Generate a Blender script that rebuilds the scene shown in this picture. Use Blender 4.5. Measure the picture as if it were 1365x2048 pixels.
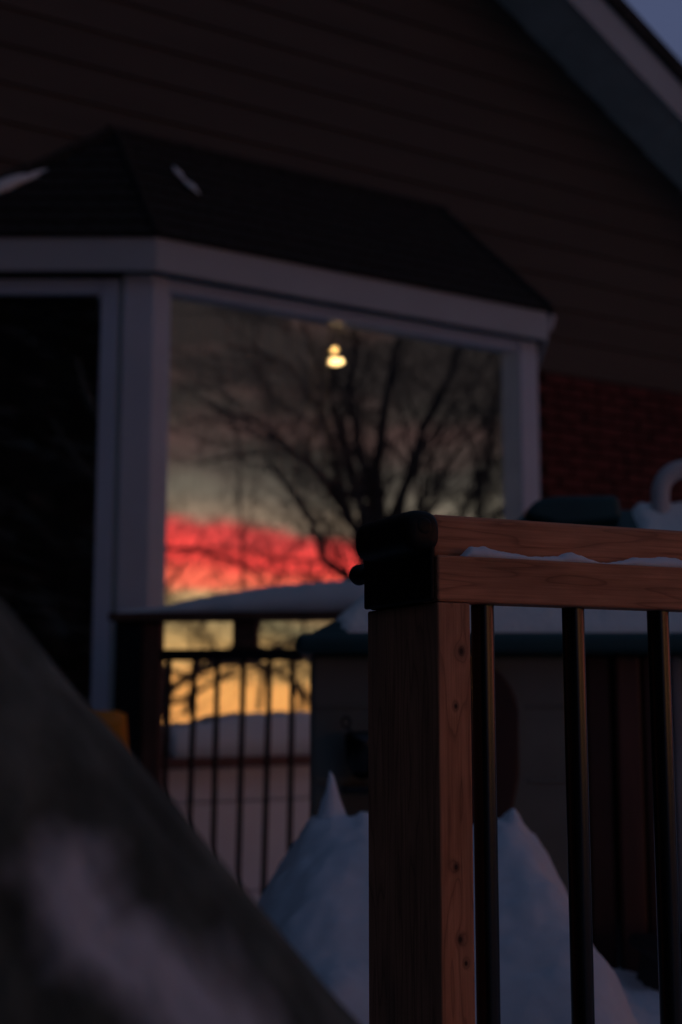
import bpy, bmesh, math, random
from mathutils import Vector, Matrix, noise
R = math.radians
sc = bpy.context.scene
for o in list(bpy.data.objects): bpy.data.objects.remove(o)

# ------------------------------------------------------------------ camera
F_PX = 2640.0
PITCH = math.atan(376.0 / F_PX)
cam_d = bpy.data.cameras.new("camera"); cam = bpy.data.objects.new("camera", cam_d)
sc.collection.objects.link(cam); sc.camera = cam
cam.location = (0, 0, 0.86); cam.rotation_euler = (R(90) + PITCH, 0, 0)
cam_d.sensor_fit = 'VERTICAL'; cam_d.sensor_height = 36.0; cam_d.lens = 36.0 * F_PX / 2048.0
cam_d.clip_start = 0.02; cam_d.clip_end = 5000
cam_d.dof.use_dof = True; cam_d.dof.focus_distance = 1.56; cam_d.dof.aperture_fstop = 3.5
cam_d.dof.aperture_blades = 0

# ------------------------------------------------------------------ sky: dusk after sunset, glow low in the west
GLOW_AZ = 98.0
SUNSET_AZ = 119.0      # degrees clockwise from +y
world = bpy.data.worlds.new("World"); sc.world = world; world.use_nodes = True
nt = world.node_tree; N = nt.nodes; L = nt.links
for n in list(N): N.remove(n)
def wn(t, **k):
    n = N.new(t)
    for a, b in k.items(): setattr(n, a, b)
    return n
def wm(op, a, b=None, c=None):
    n = N.new('ShaderNodeMath'); n.operation = op
    for i, v in enumerate((a, b, c)):
        if v is None: continue
        if isinstance(v, (int, float)): n.inputs[i].default_value = v
        else: L.new(v, n.inputs[i])
    return n.outputs[0]
def wmix(f, a, b, mode='MIX'):
    n = N.new('ShaderNodeMix'); n.data_type = 'RGBA'; n.blend_type = mode; n.clamp_factor = True
    if isinstance(f, (int, float)): n.inputs[0].default_value = f
    else: L.new(f, n.inputs[0])
    for i, v in ((6, a), (7, b)):
        if isinstance(v, tuple): n.inputs[i].default_value = (*v, 1)
        else: L.new(v, n.inputs[i])
    return n.outputs[2]
def wramp(fac, stops, interp='EASE'):
    n = N.new('ShaderNodeValToRGB'); n.color_ramp.interpolation = interp
    e = n.color_ramp.elements
    while len(e) < len(stops): e.new(0.5)
    for i, (p, c) in enumerate(stops): e[i].position = p; e[i].color = (*c, 1)
    L.new(fac, n.inputs[0]); return n.outputs[0]
tc = wn('ShaderNodeTexCoord'); sep = wn('ShaderNodeSeparateXYZ'); L.new(tc.outputs['Generated'], sep.inputs[0])
sx, sy, sz = sep.outputs
elev = wm('MULTIPLY', wm('ARCSINE', sz), 57.2958)
az = wm('MULTIPLY', wm('ARCTAN2', sx, sy), 57.2958)           # clockwise from +y
daz = wm('ABSOLUTE', wm('SUBTRACT', az, GLOW_AZ))
daz = wm('MINIMUM', daz, wm('SUBTRACT', 360.0, daz))
comb = wn('ShaderNodeCombineXYZ'); L.new(az, comb.inputs[0]); L.new(elev, comb.inputs[1])
def wnoise(sx_, sy_, scale, detail, rough=0.55, off=0.0):
    m = wn('ShaderNodeMapping'); m.inputs['Scale'].default_value = (sx_, sy_, 1); m.inputs['Location'].default_value = (off, off * .7, 0)
    L.new(comb.outputs[0], m.inputs[0])
    n = wn('ShaderNodeTexNoise', noise_dimensions='2D'); n.inputs['Scale'].default_value = scale; n.inputs['Detail'].default_value = detail
    n.inputs['Roughness'].default_value = rough
    L.new(m.outputs[0], n.inputs['Vector']); return n.outputs[0]
n_big = wnoise(0.06, 0.35, 1.0, 4, off=3.1)
n_med = wnoise(0.13, 0.62, 1.0, 4, off=11.3)
# elevation bent by the cloud noise and by the tilt of the cloud bank
tilt = wm('MULTIPLY', wm('SUBTRACT', az, SUNSET_AZ), -0.085)
e2 = wm('ADD', wm('ADD', elev, tilt), wm('ADD', wm('MULTIPLY', wm('SUBTRACT', n_med, 0.5), 2.4), wm('MULTIPLY', wm('SUBTRACT', n_big, 0.5), 0.8)))
fac = wm('DIVIDE', wm('ADD', e2, 4.0), 30.0)
def E_(d): return (d + 4.0) / 30.0
glow = wramp(fac, [
    (E_(-4.0), (1.6, 0.62, 0.18)), (E_(0.1), (1.75, 0.80, 0.23)), (E_(1.6), (1.15, 0.70, 0.26)), (E_(3.0), (0.48, 0.40, 0.21)), (E_(4.1), (1.2, 0.76, 0.36)),
    (E_(4.8), (2.2, 0.36, 0.21)), (E_(5.6), (2.2, 0.16, 0.14)), (E_(6.75), (1.35, 0.13, 0.125)), (E_(7.4), (0.55, 0.41, 0.29)),
    (E_(8.7), (0.27, 0.24, 0.19)), (E_(10.2), (0.095, 0.085, 0.075)), (E_(14), (0.040, 0.033, 0.033)), (E_(24), (0.030, 0.032, 0.040))])
# pink and grey flecks in the higher cloud
fleck = wm('MULTIPLY', wm('SUBTRACT', wnoise(0.11, 0.38, 1.0, 3, off=23.0), 0.46), 3.2)
fleck = wm('MULTIPLY', wm('MAXIMUM', fleck, 0.0), wm('MINIMUM', wm('MAXIMUM', wm('DIVIDE', wm('SUBTRACT', elev, 7.5), 3.0), 0.0), 1.0))
glow = wmix(wm('MINIMUM', fleck, 0.9), glow, (0.165, 0.095, 0.09))
# the clear dusk sky: physical sky with the sun under the horizon, plus its blue hour tint
sky = wn('ShaderNodeTexSky'); sky.sky_type = 'NISHITA'; sky.sun_disc = False
sky.sun_elevation = R(-2.0); sky.sun_rotation = R(SUNSET_AZ); sky.air_density = 1.0; sky.dust_density = 1.0; sky.ozone_density = 2.0
hue = wramp(wm('DIVIDE', wm('ADD', elev, 4.0), 94.0), [(0.0, (0.038, 0.047, 0.070)), (0.15, (0.052, 0.067, 0.118)), (0.34, (0.061, 0.077, 0.150)), (0.62, (0.032, 0.050, 0.088)), (1.0, (0.022, 0.038, 0.066))], 'LINEAR')
skyb = wn('ShaderNodeVectorMath', operation='SCALE'); L.new(sky.outputs[0], skyb.inputs[0]); skyb.inputs['Scale'].default_value = 0.05
base = wmix(1.0, skyb.outputs[0], hue, 'ADD')
# how far the glow reaches round the horizon and up
mr = wn('ShaderNodeMapRange', interpolation_type='SMOOTHSTEP'); L.new(daz, mr.inputs[0])
mr.inputs[1].default_value = 29; mr.inputs[2].default_value = 56; mr.inputs[3].default_value = 1; mr.inputs[4].default_value = 0
mu = wn('ShaderNodeMapRange', interpolation_type='SMOOTHSTEP'); L.new(elev, mu.inputs[0])
mu.inputs[1].default_value = 22; mu.inputs[2].default_value = 46; mu.inputs[3].default_value = 1; mu.inputs[4].default_value = 0
glow_s = wn('ShaderNodeVectorMath', operation='SCALE'); L.new(glow, glow_s.inputs[0]); glow_s.inputs['Scale'].default_value = 0.90
final = wmix(wm('MULTIPLY', mr.outputs[0], mu.outputs[0]), base, glow_s.outputs[0])
bg = wn('ShaderNodeBackground'); L.new(final, bg.inputs[0]); bg.inputs[1].default_value = 1.0
out = wn('ShaderNodeOutputWorld'); L.new(bg.outputs[0], out.inputs[0])

vs = sc.view_settings
sc.display_settings.display_device = 'sRGB'
vs.view_transform = 'Standard'; vs.look = 'None'; vs.exposure = 0.0; vs.gamma = 1.0; vs.use_curve_mapping = False
sc.cycles.use_denoising = True
sc.cycles.max_bounces = 5; sc.cycles.diffuse_bounces = 2; sc.cycles.glossy_bounces = 3; sc.cycles.use_adaptive_sampling = True; sc.cycles.adaptive_threshold = 0.02; sc.cycles.transparent_max_bounces = 12
sc.cycles.sample_clamp_indirect = 3.0
world.cycles.sampling_method = 'MANUAL'; world.cycles.sample_map_resolution = 2048

# ------------------------------------------------------------------ materials
def new_mat(name):
    m = bpy.data.materials.new(name); m.use_nodes = True
    b = m.node_tree.nodes['Principled BSDF']; return m, m.node_tree.nodes, m.node_tree.links, b
def ramp(nd, lk, src, stops):
    r = nd.new('ShaderNodeValToRGB'); e = r.color_ramp.elements
    while len(e) < len(stops): e.new(0.5)
    for i, (p, c) in enumerate(stops): e[i].position = p; e[i].color = (*c, 1)
    lk.new(src, r.inputs[0]); return r.outputs[0]
def surf(name, col, rough=0.6, var=0.25, scale=8.0, bump=0.1, bscale=40.0, spec=0.4, metallic=0.0, stretch=(1, 1, 1), dist=0.004):
    m, nd, lk, b = new_mat(name)
    t = nd.new('ShaderNodeTexCoord'); mp = nd.new('ShaderNodeMapping'); mp.inputs['Scale'].default_value = stretch
    oi = nd.new('ShaderNodeObjectInfo'); ad = nd.new('ShaderNodeVectorMath'); ad.operation = 'ADD'
    sc_ = nd.new('ShaderNodeVectorMath'); sc_.operation = 'SCALE'; sc_.inputs['Scale'].default_value = 7.0
    cb = nd.new('ShaderNodeCombineXYZ'); lk.new(oi.outputs['Random'], cb.inputs[0]); lk.new(oi.outputs['Random'], cb.inputs[2])
    lk.new(cb.outputs[0], sc_.inputs[0]); lk.new(t.outputs['Object'], ad.inputs[0]); lk.new(sc_.outputs[0], ad.inputs[1]); lk.new(ad.outputs[0], mp.inputs[0])
    n1 = nd.new('ShaderNodeTexNoise'); n1.inputs['Scale'].default_value = scale; n1.inputs['Detail'].default_value = 6; lk.new(mp.outputs[0], n1.inputs[0])
    lo = tuple(c * (1 - var) for c in col); hi = tuple(min(1, c * (1 + var)) for c in col)
    lk.new(ramp(nd, lk, n1.outputs[0], [(0.3, lo), (0.7, hi)]), b.inputs['Base Color'])
    b.inputs['Roughness'].default_value = rough; b.inputs['Specular IOR Level'].default_value = spec; b.inputs['Metallic'].default_value = metallic
    if bump:
        n2 = nd.new('ShaderNodeTexNoise'); n2.inputs['Scale'].default_value = bscale; n2.inputs['Detail'].default_value = 5; lk.new(mp.outputs[0], n2.inputs[0])
        bp = nd.new('ShaderNodeBump'); bp.inputs['Strength'].default_value = bump; bp.inputs['Distance'].default_value = dist
        lk.new(n2.outputs[0], bp.inputs['Height']); lk.new(bp.outputs[0], b.inputs['Normal'])
    return m
def wood(name, axis, lo, mid, hi, knots=(), rough=0.72, ring=26.0):
    """grain runs along the given axis; knots: (x, z, size) on the front face in object space"""
    m, nd, lk, b = new_mat(name)
    t = nd.new('ShaderNodeTexCoord'); oi = nd.new('ShaderNodeObjectInfo')
    cb = nd.new('ShaderNodeCombineXYZ'); lk.new(oi.outputs['Random'], cb.inputs[0]); lk.new(oi.outputs['Random'], cb.inputs[1]); lk.new(oi.outputs['Random'], cb.inputs[2])
    s7 = nd.new('ShaderNodeVectorMath'); s7.operation = 'SCALE'; s7.inputs['Scale'].default_value = 3.0; lk.new(cb.outputs[0], s7.inputs[0])
    ad = nd.new('ShaderNodeVectorMath'); ad.operation = 'ADD'; lk.new(t.outputs['Object'], ad.inputs[0]); lk.new(s7.outputs[0], ad.inputs[1])
    def mapped(al, ac):
        mp = nd.new('ShaderNodeMapping'); s = [ac, ac, ac]; s[axis] = al; mp.inputs['Scale'].default_value = s; lk.new(ad.outputs[0], mp.inputs[0]); return mp.outputs[0]
    # slow wander that bends the growth rings into long arches
    wn_ = nd.new('ShaderNodeTexNoise'); wn_.inputs['Scale'].default_value = 1.0; wn_.inputs['Detail'].default_value = 3; lk.new(mapped(5.0, 14.0), wn_.inputs[0])
    wv = nd.new('ShaderNodeTexNoise'); wv.inputs['Scale'].default_value = 1.0; wv.inputs['Detail'].default_value = 2; lk.new(mapped(2.2, ring), wv.inputs[0])
    a1 = nd.new('ShaderNodeMath'); a1.operation = 'MULTIPLY_ADD'; lk.new(wv.outputs[0], a1.inputs[0]); a1.inputs[1].default_value = 9.0; lk.new(wn_.outputs[0], a1.inputs[2])
    kn_mask = None
    ksum = None
    for (kx, kz, ks) in knots:
        sp = nd.new('ShaderNodeVectorMath'); sp.operation = 'SUBTRACT'; lk.new(t.outputs['Object'], sp.inputs[0]); sp.inputs[1].default_value = (kx, 0, kz)
        ml = nd.new('ShaderNodeVectorMath'); ml.operation = 'MULTIPLY'; lk.new(sp.outputs[0], ml.inputs[0])
        sv = [1 / ks, 0, 1 / ks]; sv[axis] *= 0.72; ml.inputs[1].default_value = sv
        le = nd.new('ShaderNodeVectorMath'); le.operation = 'LENGTH'; lk.new(ml.outputs[0], le.inputs[0])
        ex = nd.new('ShaderNodeMath'); ex.operation = 'MULTIPLY'; lk.new(le.outputs['Value'], ex.inputs[0]); lk.new(le.outputs['Value'], ex.inputs[1])
        e2_ = nd.new('ShaderNodeMath'); e2_.operation = 'ADD'; lk.new(ex.outputs[0], e2_.inputs[0]); e2_.inputs[1].default_value = 0.25
        iv = nd.new('ShaderNodeMath'); iv.operation = 'DIVIDE'; iv.inputs[0].default_value = 1.0; lk.new(e2_.outputs[0], iv.inputs[1])
        if ksum is None: ksum = iv.outputs[0]
        else:
            k2 = nd.new('ShaderNodeMath'); k2.operation = 'ADD'; lk.new(ksum, k2.inputs[0]); lk.new(iv.outputs[0], k2.inputs[1]); ksum = k2.outputs[0]
    hsrc = a1.outputs[0]
    if ksum is not None:
        k3 = nd.new('ShaderNodeMath'); k3.operation = 'MULTIPLY_ADD'; lk.new(ksum, k3.inputs[0]); k3.inputs[1].default_value = 0.55; lk.new(hsrc, k3.inputs[2]); hsrc = k3.outputs[0]
    fr = nd.new('ShaderNodeMath'); fr.operation = 'FRACT'; lk.new(hsrc, fr.inputs[0])
    fine = nd.new('ShaderNodeTexNoise'); fine.inputs['Scale'].default_value = 1.0; fine.inputs['Detail'].default_value = 6; lk.new(mapped(12.0, 420.0), fine.inputs[0])
    blot = nd.new('ShaderNodeTexNoise'); blot.inputs['Scale'].default_value = 1.0; blot.inputs['Detail'].default_value = 4; lk.new(mapped(9.0, 22.0), blot.inputs[0])
    dk = tuple(.55 * a_ + .45 * b_ for a_, b_ in zip(lo, mid)); c1 = ramp(nd, lk, fr.outputs[0], [(0.0, mid), (0.5, hi), (0.8, mid), (0.95, dk), (1.0, mid)])
    mx = nd.new('ShaderNodeMix'); mx.data_type = 'RGBA'; mx.blend_type = 'MULTIPLY'; mx.inputs[0].default_value = 0.75
    lk.new(c1, mx.inputs[6]); lk.new(ramp(nd, lk, fine.outputs[0], [(0.25, (0.70, 0.66, 0.64)), (0.65, (1, 1, 1))]), mx.inputs[7])
    mx2 = nd.new('ShaderNodeMix'); mx2.data_type = 'RGBA'; mx2.blend_type = 'MULTIPLY'; mx2.inputs[0].default_value = 0.8
    lk.new(mx.outputs[2], mx2.inputs[6]); lk.new(ramp(nd, lk, blot.outputs[0], [(0.3, (0.68, 0.66, 0.65)), (0.62, (1.06, 1.03, 1.03))]), mx2.inputs[7])
    col = mx2.outputs[2]
    grey = nd.new('ShaderNodeTexNoise'); grey.inputs['Scale'].default_value = 1.0; grey.inputs['Detail'].default_value = 5; lk.new(mapped(3.5, 11.0), grey.inputs[0])
    gm = nd.new('ShaderNodeMapRange'); lk.new(grey.outputs[0], gm.inputs[0]); gm.inputs[1].default_value = 0.5; gm.inputs[2].default_value = 0.78; gm.inputs[4].default_value = 0.4
    mg = nd.new('ShaderNodeMix'); mg.data_type = 'RGBA'; lk.new(gm.outputs[0], mg.inputs[0]); lk.new(col, mg.inputs[6]); mg.inputs[7].default_value = (mid[0] * .5, mid[1] * .7, mid[2] * .9, 1); col = mg.outputs[2]
    crk = nd.new('ShaderNodeTexNoise'); crk.inputs['Scale'].default_value = 1.0; crk.inputs['Detail'].default_value = 2; lk.new(mapped(4.5, 190.0), crk.inputs[0])
    cm_ = nd.new('ShaderNodeMapRange'); lk.new(crk.outputs[0], cm_.inputs[0]); cm_.inputs[1].default_value = 0.70; cm_.inputs[2].default_value = 0.76; cm_.inputs[4].default_value = 0.85
    mc = nd.new('ShaderNodeMix'); mc.data_type = 'RGBA'; lk.new(cm_.outputs[0], mc.inputs[0]); lk.new(col, mc.inputs[6]); mc.inputs[7].default_value = (lo[0] * .35, lo[1] * .35, lo[2] * .35, 1); col = mc.outputs[2]
    if ksum is not None:
        mk = nd.new('ShaderNodeMapRange'); lk.new(ksum, mk.inputs[0]); mk.inputs[1].default_value = 0.7; mk.inputs[2].default_value = 3.6
        mx3 = nd.new('ShaderNodeMix'); mx3.data_type = 'RGBA'; lk.new(mk.outputs[0], mx3.inputs[0]); lk.new(col, mx3.inputs[6]); mx3.inputs[7].default_value = (0.06, 0.027, 0.02, 1); col = mx3.outputs[2]
    lk.new(col, b.inputs['Base Color']); b.inputs['Roughness'].default_value = rough; b.inputs['Specular IOR Level'].default_value = 0.3
    bp = nd.new('ShaderNodeBump'); bp.inputs['Strength'].default_value = 0.35; bp.inputs['Distance'].default_value = 0.0012
    lk.new(fine.outputs[0], bp.inputs['Height']); lk.new(bp.outputs[0], b.inputs['Normal'])
    return m
M = {}
KNOTS = ((0.030, 0.915, 0.0095), (0.022, 0.853, 0.0055), (0.020, 0.676, 0.0075), (0.024, 0.598, 0.0080), (0.031, 0.572, 0.005))
WL, WM_, WH = (0.26, 0.105, 0.06), (0.62, 0.265, 0.145), (0.72, 0.32, 0.18)
M['wood_z'] = wood('cedar_upright', 2, WL, WM_, WH, KNOTS)
M['wood_x'] = wood('cedar_rail', 0, WL, WM_, WH)
M['old_wood'] = wood('weathered_rail_wood', 0, (0.05, 0.03, 0.02), (0.12, 0.06, 0.04), (0.16, 0.08, 0.05))
M['old_wood_z'] = wood('weathered_post_wood', 2, (0.06, 0.025, 0.018), (0.17, 0.07, 0.045), (0.22, 0.09, 0.055))
M['snow'] = surf('snow', (0.74, 0.79, 0.80), 0.6, 0.05, 3.0, 0.5, 55.0, 0.25, dist=0.01)
M['snow_fine'] = surf('crusted_snow', (0.75, 0.79, 0.88), 0.6, 0.05, 20.0, 0.35, 260.0, 0.2, dist=0.002)
M['white'] = surf('white_aluminium', (0.40, 0.435, 0.45), 0.45, 0.06, 3.0, 0.05, 20.0)
M['post_vinyl'] = surf('post_vinyl', (0.52, 0.57, 0.63), 0.45, 0.05, 4.0, 0.0)
M['frame'] = surf('window_vinyl', (0.43, 0.53, 0.64), 0.4, 0.05, 4.0, 0.0)
M['soffit'] = surf('soffit_panel', (0.50, 0.53, 0.48), 0.55, 0.1, 5.0, 0.05)
M['siding'] = surf('brown_lap_siding', (0.062, 0.047, 0.036), 0.6, 0.16, 2.0, 0.1, 60.0, 0.3, stretch=(0.3, 1, 2))
M['panel'] = surf('pale_wall_panel', (0.80, 0.82, 0.85), 0.6, 0.06, 3.0, 0.05, 30.0)
M['sill'] = surf('brown_sill', (0.14, 0.06, 0.05), 0.6, 0.2, 9.0, 0.05)
M['brick'] = surf('red_brick', (0.105, 0.026, 0.021), 0.85, 0.45, 9.0, 0.6, 90.0, 0.2, dist=0.004)
M['mortar'] = surf('mortar', (0.05, 0.03, 0.027), 0.9, 0.2, 20.0, 0.4, 120.0, 0.1)
M['shingle'] = surf('asphalt_shingle', (0.034, 0.033, 0.031), 0.95, 0.45, 30.0, 0.6, 220.0, 0.1)
M['black'] = surf('black_powder_coat', (0.0045, 0.0045, 0.005), 0.22, 0.15, 20.0, 0.02, 300.0, 0.5)
M['latch'] = surf('black_latch_plastic', (0.004, 0.004, 0.004), 0.5, 0.2, 30.0, 0.1, 400.0, 0.22)
M['rail_black'] = surf('black_railing_metal', (0.008, 0.008, 0.009), 0.45, 0.2, 12.0, 0.05, 100.0, 0.4)
M['tan'] = surf('tan_plastic', (0.165, 0.175, 0.155), 0.55, 0.14, 6.0, 0.15, 60.0, 0.35)
M['teal'] = surf('teal_plastic', (0.008, 0.052, 0.058), 0.45, 0.2, 5.0, 0.1, 60.0, 0.4)
M['maroon'] = surf('maroon_plastic', (0.045, 0.016, 0.013), 0.55, 0.2, 8.0, 0.1)
M['redplank'] = surf('red_brown_plastic', (0.085, 0.034, 0.025), 0.55, 0.25, 8.0, 0.1, stretch=(3, 1, .4))
M['greyplastic'] = surf('grey_plastic', (0.24, 0.24, 0.26), 0.5, 0.1, 8.0, 0.1)
M['lilac'] = surf('pale_plastic', (0.52, 0.50, 0.51), 0.5, 0.06, 8.0, 0.05)
M['orange'] = surf('orange_plastic', (0.80, 0.25, 0.012), 0.45, 0.1, 8.0, 0.05)
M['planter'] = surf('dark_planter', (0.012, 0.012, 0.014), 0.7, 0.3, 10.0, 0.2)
M['blocker_paver'] = surf('dark_blocker_paver', (0.035, 0.034, 0.034), 0.7, 0.3, 4.0, 0.3, 60.0, 0.3)
M['room'] = surf('room_paint', (0.42, 0.38, 0.30), 0.8, 0.05, 2.0, 0.0)
M['curtain'] = surf('curtain_cloth', (0.84, 0.82, 0.79), 0.9, 0.05, 3.0, 0.0, spec=0.1)
M['blind'] = surf('grey_blind', (0.30, 0.29, 0.28), 0.6, 0.1, 3.0, 0.0)
M['cabinet'] = surf('dark_cabinet_wood', (0.13, 0.062, 0.042), 0.55, 0.3, 3.0, 0.0, stretch=(1, 1, 5))
M['bark_far'] = surf('dark_bark', (0.07, 0.055, 0.047), 0.9, 0.3, 6.0, 0.0)
M['needles'] = surf('spruce_needles', (0.075, 0.082, 0.075), 0.9, 0.4, 3.0, 0.0, spec=0.1)

def glass_mat():
    m, nd, lk, b = new_mat('window_glass'); nd.remove(b)
    o = nd['Material Output']
    fr = nd.new('ShaderNodeFresnel'); fr.inputs[0].default_value = 1.5
    k = nd.new('ShaderNodeMath'); k.operation = 'MULTIPLY_ADD'; lk.new(fr.outputs[0], k.inputs[0]); k.inputs[1].default_value = 2.6; k.inputs[2].default_value = 0.33; k.use_clamp = True
    g = nd.new('ShaderNodeBsdfGlossy'); g.inputs['Roughness'].default_value = 0.0; g.inputs['Color'].default_value = (1, 0.98, 0.95, 1)
    t = nd.new('ShaderNodeBsdfTransparent'); t.inputs[0].default_value = (0.92, 0.90, 0.88, 1)
    mx = nd.new('ShaderNodeMixShader'); lk.new(k.outputs[0], mx.inputs[0]); lk.new(t.outputs[0], mx.inputs[1]); lk.new(g.outputs[0], mx.inputs[2])
    # panes are never quite flat
    tc_ = nd.new('ShaderNodeTexCoord'); n = nd.new('ShaderNodeTexNoise'); n.inputs['Scale'].default_value = 1.1; n.inputs['Detail'].default_value = 1; lk.new(tc_.outputs['Object'], n.inputs[0])
    bp = nd.new('ShaderNodeBump'); bp.inputs['Strength'].default_value = 0.25; bp.inputs['Distance'].default_value = 0.004; lk.new(n.outputs[0], bp.inputs['Height']); lk.new(bp.outputs[0], g.inputs['Normal'])
    lk.new(mx.outputs[0], o.inputs[0]); return m
M['glass'] = glass_mat()
def emit_mat(name, col, s):
    m, nd, lk, b = new_mat(name); b.inputs['Base Color'].default_value = (*col, 1); b.inputs['Emission Color'].default_value = (*col, 1); b.inputs['Emission Strength'].default_value = s; return m
M['bulb'] = emit_mat('lit_bulb', (1.0, 0.60, 0.20), 8.0)
M['bulb2'] = emit_mat('lit_shade', (1.0, 0.68, 0.28), 14.0)
def bark_mat():
    m, nd, lk, b = new_mat('snow_streaked_bark')
    t = nd.new('ShaderNodeTexCoord')
    mp = nd.new('ShaderNodeMapping'); mp.inputs['Scale'].default_value = (5, 5, 1.6); lk.new(t.outputs['Object'], mp.inputs[0])
    n = nd.new('ShaderNodeTexNoise'); n.inputs['Scale'].default_value = 3.0; n.inputs['Detail'].default_value = 8; n.inputs['Roughness'].default_value = 0.6; lk.new(mp.outputs[0], n.inputs[0])
    n2 = nd.new('ShaderNodeTexNoise'); n2.inputs['Scale'].default_value = 2.4; n2.inputs['Detail'].default_value = 4; lk.new(mp.outputs[0], n2.inputs[0])
    c_ = ramp(nd, lk, n.outputs[0], [(0.3, (0.032, 0.039, 0.033)), (0.5, (0.085, 0.10, 0.087)), (0.7, (0.17, 0.19, 0.17))])
    at_ = nd.new('ShaderNodeAttribute'); at_.attribute_name = 'rime'
    ad_ = nd.new('ShaderNodeMath'); ad_.operation = 'MULTIPLY_ADD'; lk.new(n2.outputs[0], ad_.inputs[0]); ad_.inputs[1].default_value = 0.9; lk.new(at_.outputs['Fac'], ad_.inputs[2])
    mk_ = nd.new('ShaderNodeMapRange'); lk.new(ad_.outputs[0], mk_.inputs[0]); mk_.inputs[1].default_value = 0.62; mk_.inputs[2].default_value = 1.5
    mx_ = nd.new('ShaderNodeMix'); mx_.data_type = 'RGBA'; lk.new(mk_.outputs[0], mx_.inputs[0]); lk.new(c_, mx_.inputs[6]); mx_.inputs[7].default_value = (0.54, 0.56, 0.62, 1)
    lk.new(mx_.outputs[2], b.inputs['Base Color'])
    b.inputs['Roughness'].default_value = 0.9; b.inputs['Specular IOR Level'].default_value = 0.15
    bp = nd.new('ShaderNodeBump'); bp.inputs['Strength'].default_value = 0.7; bp.inputs['Distance'].default_value = 0.02; lk.new(n.outputs[0], bp.inputs['Height']); lk.new(bp.outputs[0], b.inputs['Normal'])
    return m
M['bark'] = bark_mat()

# ------------------------------------------------------------------ helpers
col = sc.collection
def link_mesh(name, me, mat, parent=None, loc=(0, 0, 0), rot=(0, 0, 0)):
    o = bpy.data.objects.new(name, me); col.objects.link(o)
    if mat is not None and len(me.materials) == 0: me.materials.append(M[mat])
    o.location = loc; o.rotation_euler = rot
    if parent is not None: o.parent = parent
    return o
def tag(o, label=None, cat=None, group=None, kind=None):
    for k, v in (('label', label), ('category', cat), ('group', group), ('kind', kind)):
        if v: o[k] = v
    return o
def thing(name, loc, rz, label, cat, group=None):
    o = bpy.data.objects.new(name, None); col.objects.link(o); o.location = loc; o.rotation_euler = (0, 0, R(rz)); o.empty_display_size = 0.1
    return tag(o, label, cat, group)
def mesh_from_bm(name, bm, smooth=False):
    bmesh.ops.recalc_face_normals(bm, faces=bm.faces)
    me = bpy.data.meshes.new(name); bm.to_mesh(me); bm.free()
    if smooth:
        for p in me.polygons: p.use_smooth = True
    return me
def box(name, x0, x1, y0, y1, z0, z1, mat, parent=None, bevel=0.0, seg=2):
    bm = bmesh.new(); bmesh.ops.create_cube(bm, size=1.0)
    for v in bm.verts: v.co = Vector((x0 + (v.co.x + .5) * (x1 - x0), y0 + (v.co.y + .5) * (y1 - y0), z0 + (v.co.z + .5) * (z1 - z0)))
    if bevel: bmesh.ops.bevel(bm, geom=bm.edges[:], offset=bevel, segments=seg, profile=0.5, affect='EDGES')
    return link_mesh(name, mesh_from_bm(name, bm), mat, parent)
def prism(name, poly, z0, z1, mat, parent=None, bevel=0.0):
    """vertical prism from a plan outline"""
    bm = bmesh.new()
    a = [bm.verts.new((p[0], p[1], z0)) for p in poly]; b = [bm.verts.new((p[0], p[1], z1)) for p in poly]
    bm.faces.new(a); bm.faces.new(b)
    n = len(poly)
    for i in range(n): bm.faces.new((a[i], a[(i + 1) % n], b[(i + 1) % n], b[i]))
    if bevel: bmesh.ops.bevel(bm, geom=bm.edges[:], offset=bevel, segments=2, profile=0.5, affect='EDGES')
    return link_mesh(name, mesh_from_bm(name, bm), mat, parent)
def extrude_y(name, poly, y0, y1, mat, parent=None, bevel=0.0):
    """outline in x,z pushed through y"""
    bm = bmesh.new()
    a = [bm.verts.new((p[0], y0, p[1])) for p in poly]; b = [bm.verts.new((p[0], y1, p[1])) for p in poly]
    bm.faces.new(a); bm.faces.new(b); n = len(poly)
    for i in range(n): bm.faces.new((a[i], a[(i + 1) % n], b[(i + 1) % n], b[i]))
    if bevel: bmesh.ops.bevel(bm, geom=bm.edges[:], offset=bevel, segments=2, profile=0.5, affect='EDGES')
    return link_mesh(name, mesh_from_bm(name, bm), mat, parent)
def add_tube(bm, pts, rads, seg=8, cap=True, ref=None):
    rings = []
    for i, p in enumerate(pts):
        p = Vector(p); d = (Vector(pts[min(i + 1, len(pts) - 1)]) - Vector(pts[max(i - 1, 0)])).normalized()
        a = d.cross(ref or (Vector((0, 0, 1)) if abs(d.z) < 0.9 else Vector((1, 0, 0)))).normalized(); b = d.cross(a)
        rings.append([bm.verts.new(p + (a * math.cos(2 * math.pi * k / seg) + b * math.sin(2 * math.pi * k / seg)) * rads[i]) for k in range(seg)])
    for i in range(len(rings) - 1):
        for k in range(seg): bm.faces.new((rings[i][k], rings[i][(k + 1) % seg], rings[i + 1][(k + 1) % seg], rings[i + 1][k]))
    if cap:
        for r_ in (rings[0], rings[-1]): bm.faces.new([bm.verts.new(v.co) for v in r_])
def tube(name, pts, rads, mat, parent=None, seg=16, smooth=True, ref=None):
    bm = bmesh.new(); add_tube(bm, pts, rads if isinstance(rads, (list, tuple)) else [rads] * len(pts), seg, True, ref)
    me = mesh_from_bm(name, bm); 
    if smooth:
        for p in me.polygons: p.use_smooth = len(p.vertices) == 4
    return link_mesh(name, me, mat, parent)
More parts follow.
